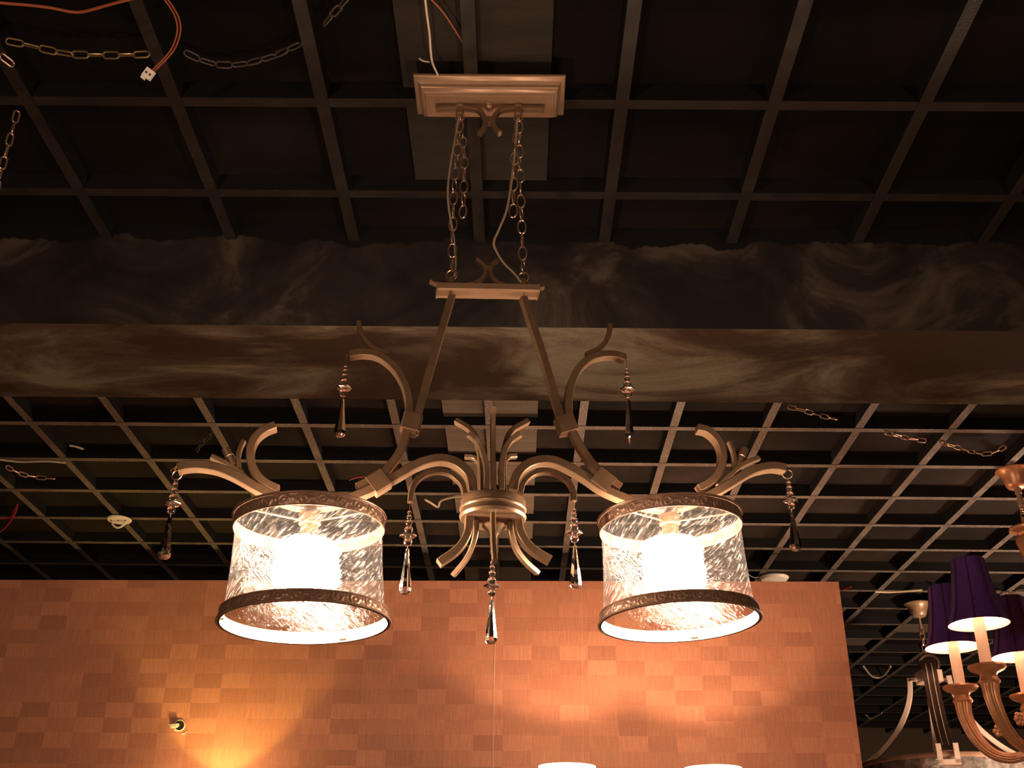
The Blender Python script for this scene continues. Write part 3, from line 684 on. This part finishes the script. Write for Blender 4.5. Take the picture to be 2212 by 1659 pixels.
# ================================================================== CHAINS, WIRES AND FITTINGS ON THE CEILING GRID
def loose(pts, h, size, lab, m=DARKCH, grp='loose chains on the ceiling grid'):
    p3 = [onZ(x, y, (hh if hh is not None else h)) for x, y, hh in [(*p, None) if len(p) == 2 else p for p in pts]]
    o = empty('hanging_chain', p3[-1], lab, 'chain', grp); chain(p3, *size, m, o, side=V((0, 0, 1)), jit=.3); return o
BIG = (.036, .0165, .002)
BRASSC = mat('brassy_chain', (.36, .25, .12), .38, .85)
loose([(14, 88), (60, 97), (110, 110), (160, 118), (215, 119), (265, 119), (322, 117)], H-.004, BIG, 'brassy chain draped behind the white plug wires', BRASSC)
loose([(398, 112), (430, 128), (470, 140), (510, 141), (550, 134), (600, 118), (650, 94)], H+.018, BIG, 'dark chain sagging between two ceiling slats past the plug')
loose([(700, 52), (725, 24), (752, -6)], H+.018, BIG, 'dark chain end above the slat next to the canopy board')
pt = onZ(38, 240, H-.003)
o = empty('hanging_chain', pt-V((0, 0, .2)), 'brown chain hanging straight down from the grid', 'chain', 'loose chains on the ceiling grid')
chain([pt, pt-V((0, 0, .21))], .034, .0155, .002, CHAINM, o, side=V((.6, .8, 0)), jit=.3)
loose([(2, 120), (14, 132), (28, 140)], H-.006, BIG, 'short end of chain looped over the corner slat', CHAINM)
SMALL = (.040, .018, .0024)
loose([(1702, 878), (1735, 886), (1770, 897), (1808, 906)], H-.006, SMALL, 'steel chain hooked to the grid beside the concrete beam', CHAINM)
loose([(1912, 934), (1940, 941), (1970, 948), (2000, 952)], H-.006, SMALL, 'steel chain crossing the grid between two lit slats', CHAINM)
loose([(2030, 955), (2062, 964), (2095, 974), (2125, 982), (2150, 978), (2172, 964)], H-.006, SMALL, 'knotted steel chain above the copper canopy', CHAINM)
loose([(14, 1008), (36, 1020), (60, 1028), (85, 1032), (118, 1034)], H-.012, SMALL, 'rusty chain dangling under the pale cable', CHAINM)
loose([(424, 974), (440, 955), (455, 938), (466, 924)], H+.01, SMALL, 'thin chain beside the slat behind the shade horn')
loose([(370, 1018), (384, 1006), (398, 996)], H+.006, SMALL, 'chain scrap behind the crystal drop hook', CHAINM)
loose([(2150, 1278), (2170, 1280), (2192, 1276), (2212, 1274)], H-.004, SMALL, 'chain beyond the purple shades')
def wire(pts, h, r, m, lab, cat='wire', grp=None, parent=None):
    p3 = [onZ(p[0], p[1], p[2] if len(p) > 2 else h) for p in pts]
    o = mk('loose_wire', tube(crom(p3, 5), r, 8), m, parent)
    if parent is None: tag(o, lab, cat, grp)
    return o
wire([(-30, 2), (10, 7), (60, 11), (110, 17), (150, 25), (175, 26), (205, 19), (240, 9), (290, -4)], H-.006, .0028, ORANGE, 'orange wire lying along the grid by the top chain')
pw = empty('plug_wire', onZ(322, 160, H-.10), 'twin orange leads ending in a white two-pin plug', 'wire')
for dx in (0, 7):
    wire([(352+dx, -6, H-.004), (366+dx, 14, H-.01), (379+dx, 38, H-.02), (383+dx, 66, H-.035), (374+dx, 98, H-.05), (358+dx, 122, H-.065), (330+dx*.4, 150+dx*.6, H-.08)], H, .0016, ORANGE, '', parent=pw)
q = onZ(321, 160, H-.085); ax3 = frame(V((.55, -.3, .75)), V((1, 0, .3)))
mk('connector', join(box(q, (.018, .009, .019), ax3), box(q-ax3[2]*.011-ax3[0]*.004, (.008, .0085, .006), ax3)), PLAST, pw, 0)
for s in (-1, 1):
    for t in (-1, 1): mk('connector_socket', box(q+ax3[0]*s*.004+ax3[1]*t*.0048, (.0035, .001, .0035), ax3), BLACK, pw, 0)
wire([(918, -5), (922, 30), (928, 75), (930, 105), (934, 135), (946, 162)], H-.004, .0022, mat('white_wire', (.62, .5, .4), .4), 'white wire running down to the champagne canopy')
wire([(930, -3), (960, 30), (1000, 92), (1013, 112)], H+.012, .0018, ORANGE, 'thin reddish wire looped over the plywood board')
wire([(905, 126), (915, 132), (928, 134)], H-.002, .0016, PALEW, 'short wire tail beside the champagne canopy')
wire([(-20, 990), (15, 995), (45, 998), (80, 997), (110, 997), (142, 1000)], H-.004, .0036, PALEW, 'pale cable tucked under a slat above the rusty chain')
wire([(150, 962), (165, 965), (180, 970)], H-.004, .004, PALEW, 'short pale cable end between slats')
wire([(-25, 1117), (20, 1119), (30, 1102), (38, 1090)], H-.01, .0032, REDW, 'red wire poking from a ceiling cell')
wire([(-20, 1160), (8, 1143), (28, 1118), (37, 1096)], H-.02, .0032, REDW, 'long red wire drooping from the grid')
wire([(755, 1037), (772, 1031), (800, 1030), (830, 1031)], H-.002, .0026, REDW, 'red wire lying on a slat behind the left clamp')
wire([(918, 1079), (932, 1087), (946, 1095), (950, 1084), (962, 1078), (985, 1073), (1010, 1071)], H-.008, .0044, PALEW, 'kinked yellow cable hanging behind the chandelier arch')
wire([(1890, 1278), (1920, 1279), (1955, 1277), (1992, 1274)], H-.004, .0055, PALEW, 'pale cable on the grid past the partition end')
wire([(1866, 1440), (1880, 1458), (1893, 1464), (1908, 1460), (1924, 1440)], H-.01, .006, mat('white_cable', (.7, .58, .44), .5), 'white cable loop sagging beside the partition edge')
wire([(1818, 1275), (1825, 1272), (1838, 1268)], H-.004, .004, REDW, 'red wire end at the partition corner')
wire([(2022, 1272), (2035, 1280), (2050, 1284), (2062, 1282)], H-.004, .004, PALEW, 'thin cable beside the purple shade top')
wire([(1872, 1545), (1880, 1552), (1895, 1546), (1905, 1540)], H-.01, .006, PALEW, 'bent cable end low over the far grid')
# ceiling hook plate and smoke-detector-like dish
hp_ = onZ(258, 1121, H-.002)
hk = empty('ceiling_hook', hp_-V((0, 0, .05)), 'white plastic ceiling rose with hook loop under the slats', 'ceiling hook')
mk('plate', lathe([(0, 0), (.048, 0), (.050, -.003), (.046, -.008), (.02, -.010), (0, -.010)], hp_, seg=36), PLAST, hk)
mk('hook_loop', tube(crom([hp_+V((-.028, 0, -.008)), hp_+V((-.022, 0, -.026)), hp_+V((0, 0, -.038)), hp_+V((.022, 0, -.026)), hp_+V((.028, 0, -.008))], 5), .0042, 8), PLAST, hk)
for s in (-.030, 0, .030): mk('screw', lathe([(.004, -.0098), (.003, -.0112), (0, -.0114)], hp_+V((s, -.012, 0)), seg=8), BLACK, hk)
dsh = onZ(1672, 1247, H-.004)
dh = empty('ceiling_rose', dsh-V((0, 0, .03)), 'pale round ceiling plate half hidden by the partition top', 'ceiling plate')
mk('plate', lathe([(0, 0), (.066, 0), (.068, -.004), (.060, -.014), (.03, -.022), (0, -.024)], dsh, seg=36), PLAST, dh)
mk('lead', tube(crom([dsh+V((-.065, 0, 0)), dsh+V((-.10, -.01, -.004)), dsh+V((-.13, -.03, .008))], 5), .002, 6), PALEW, dh)
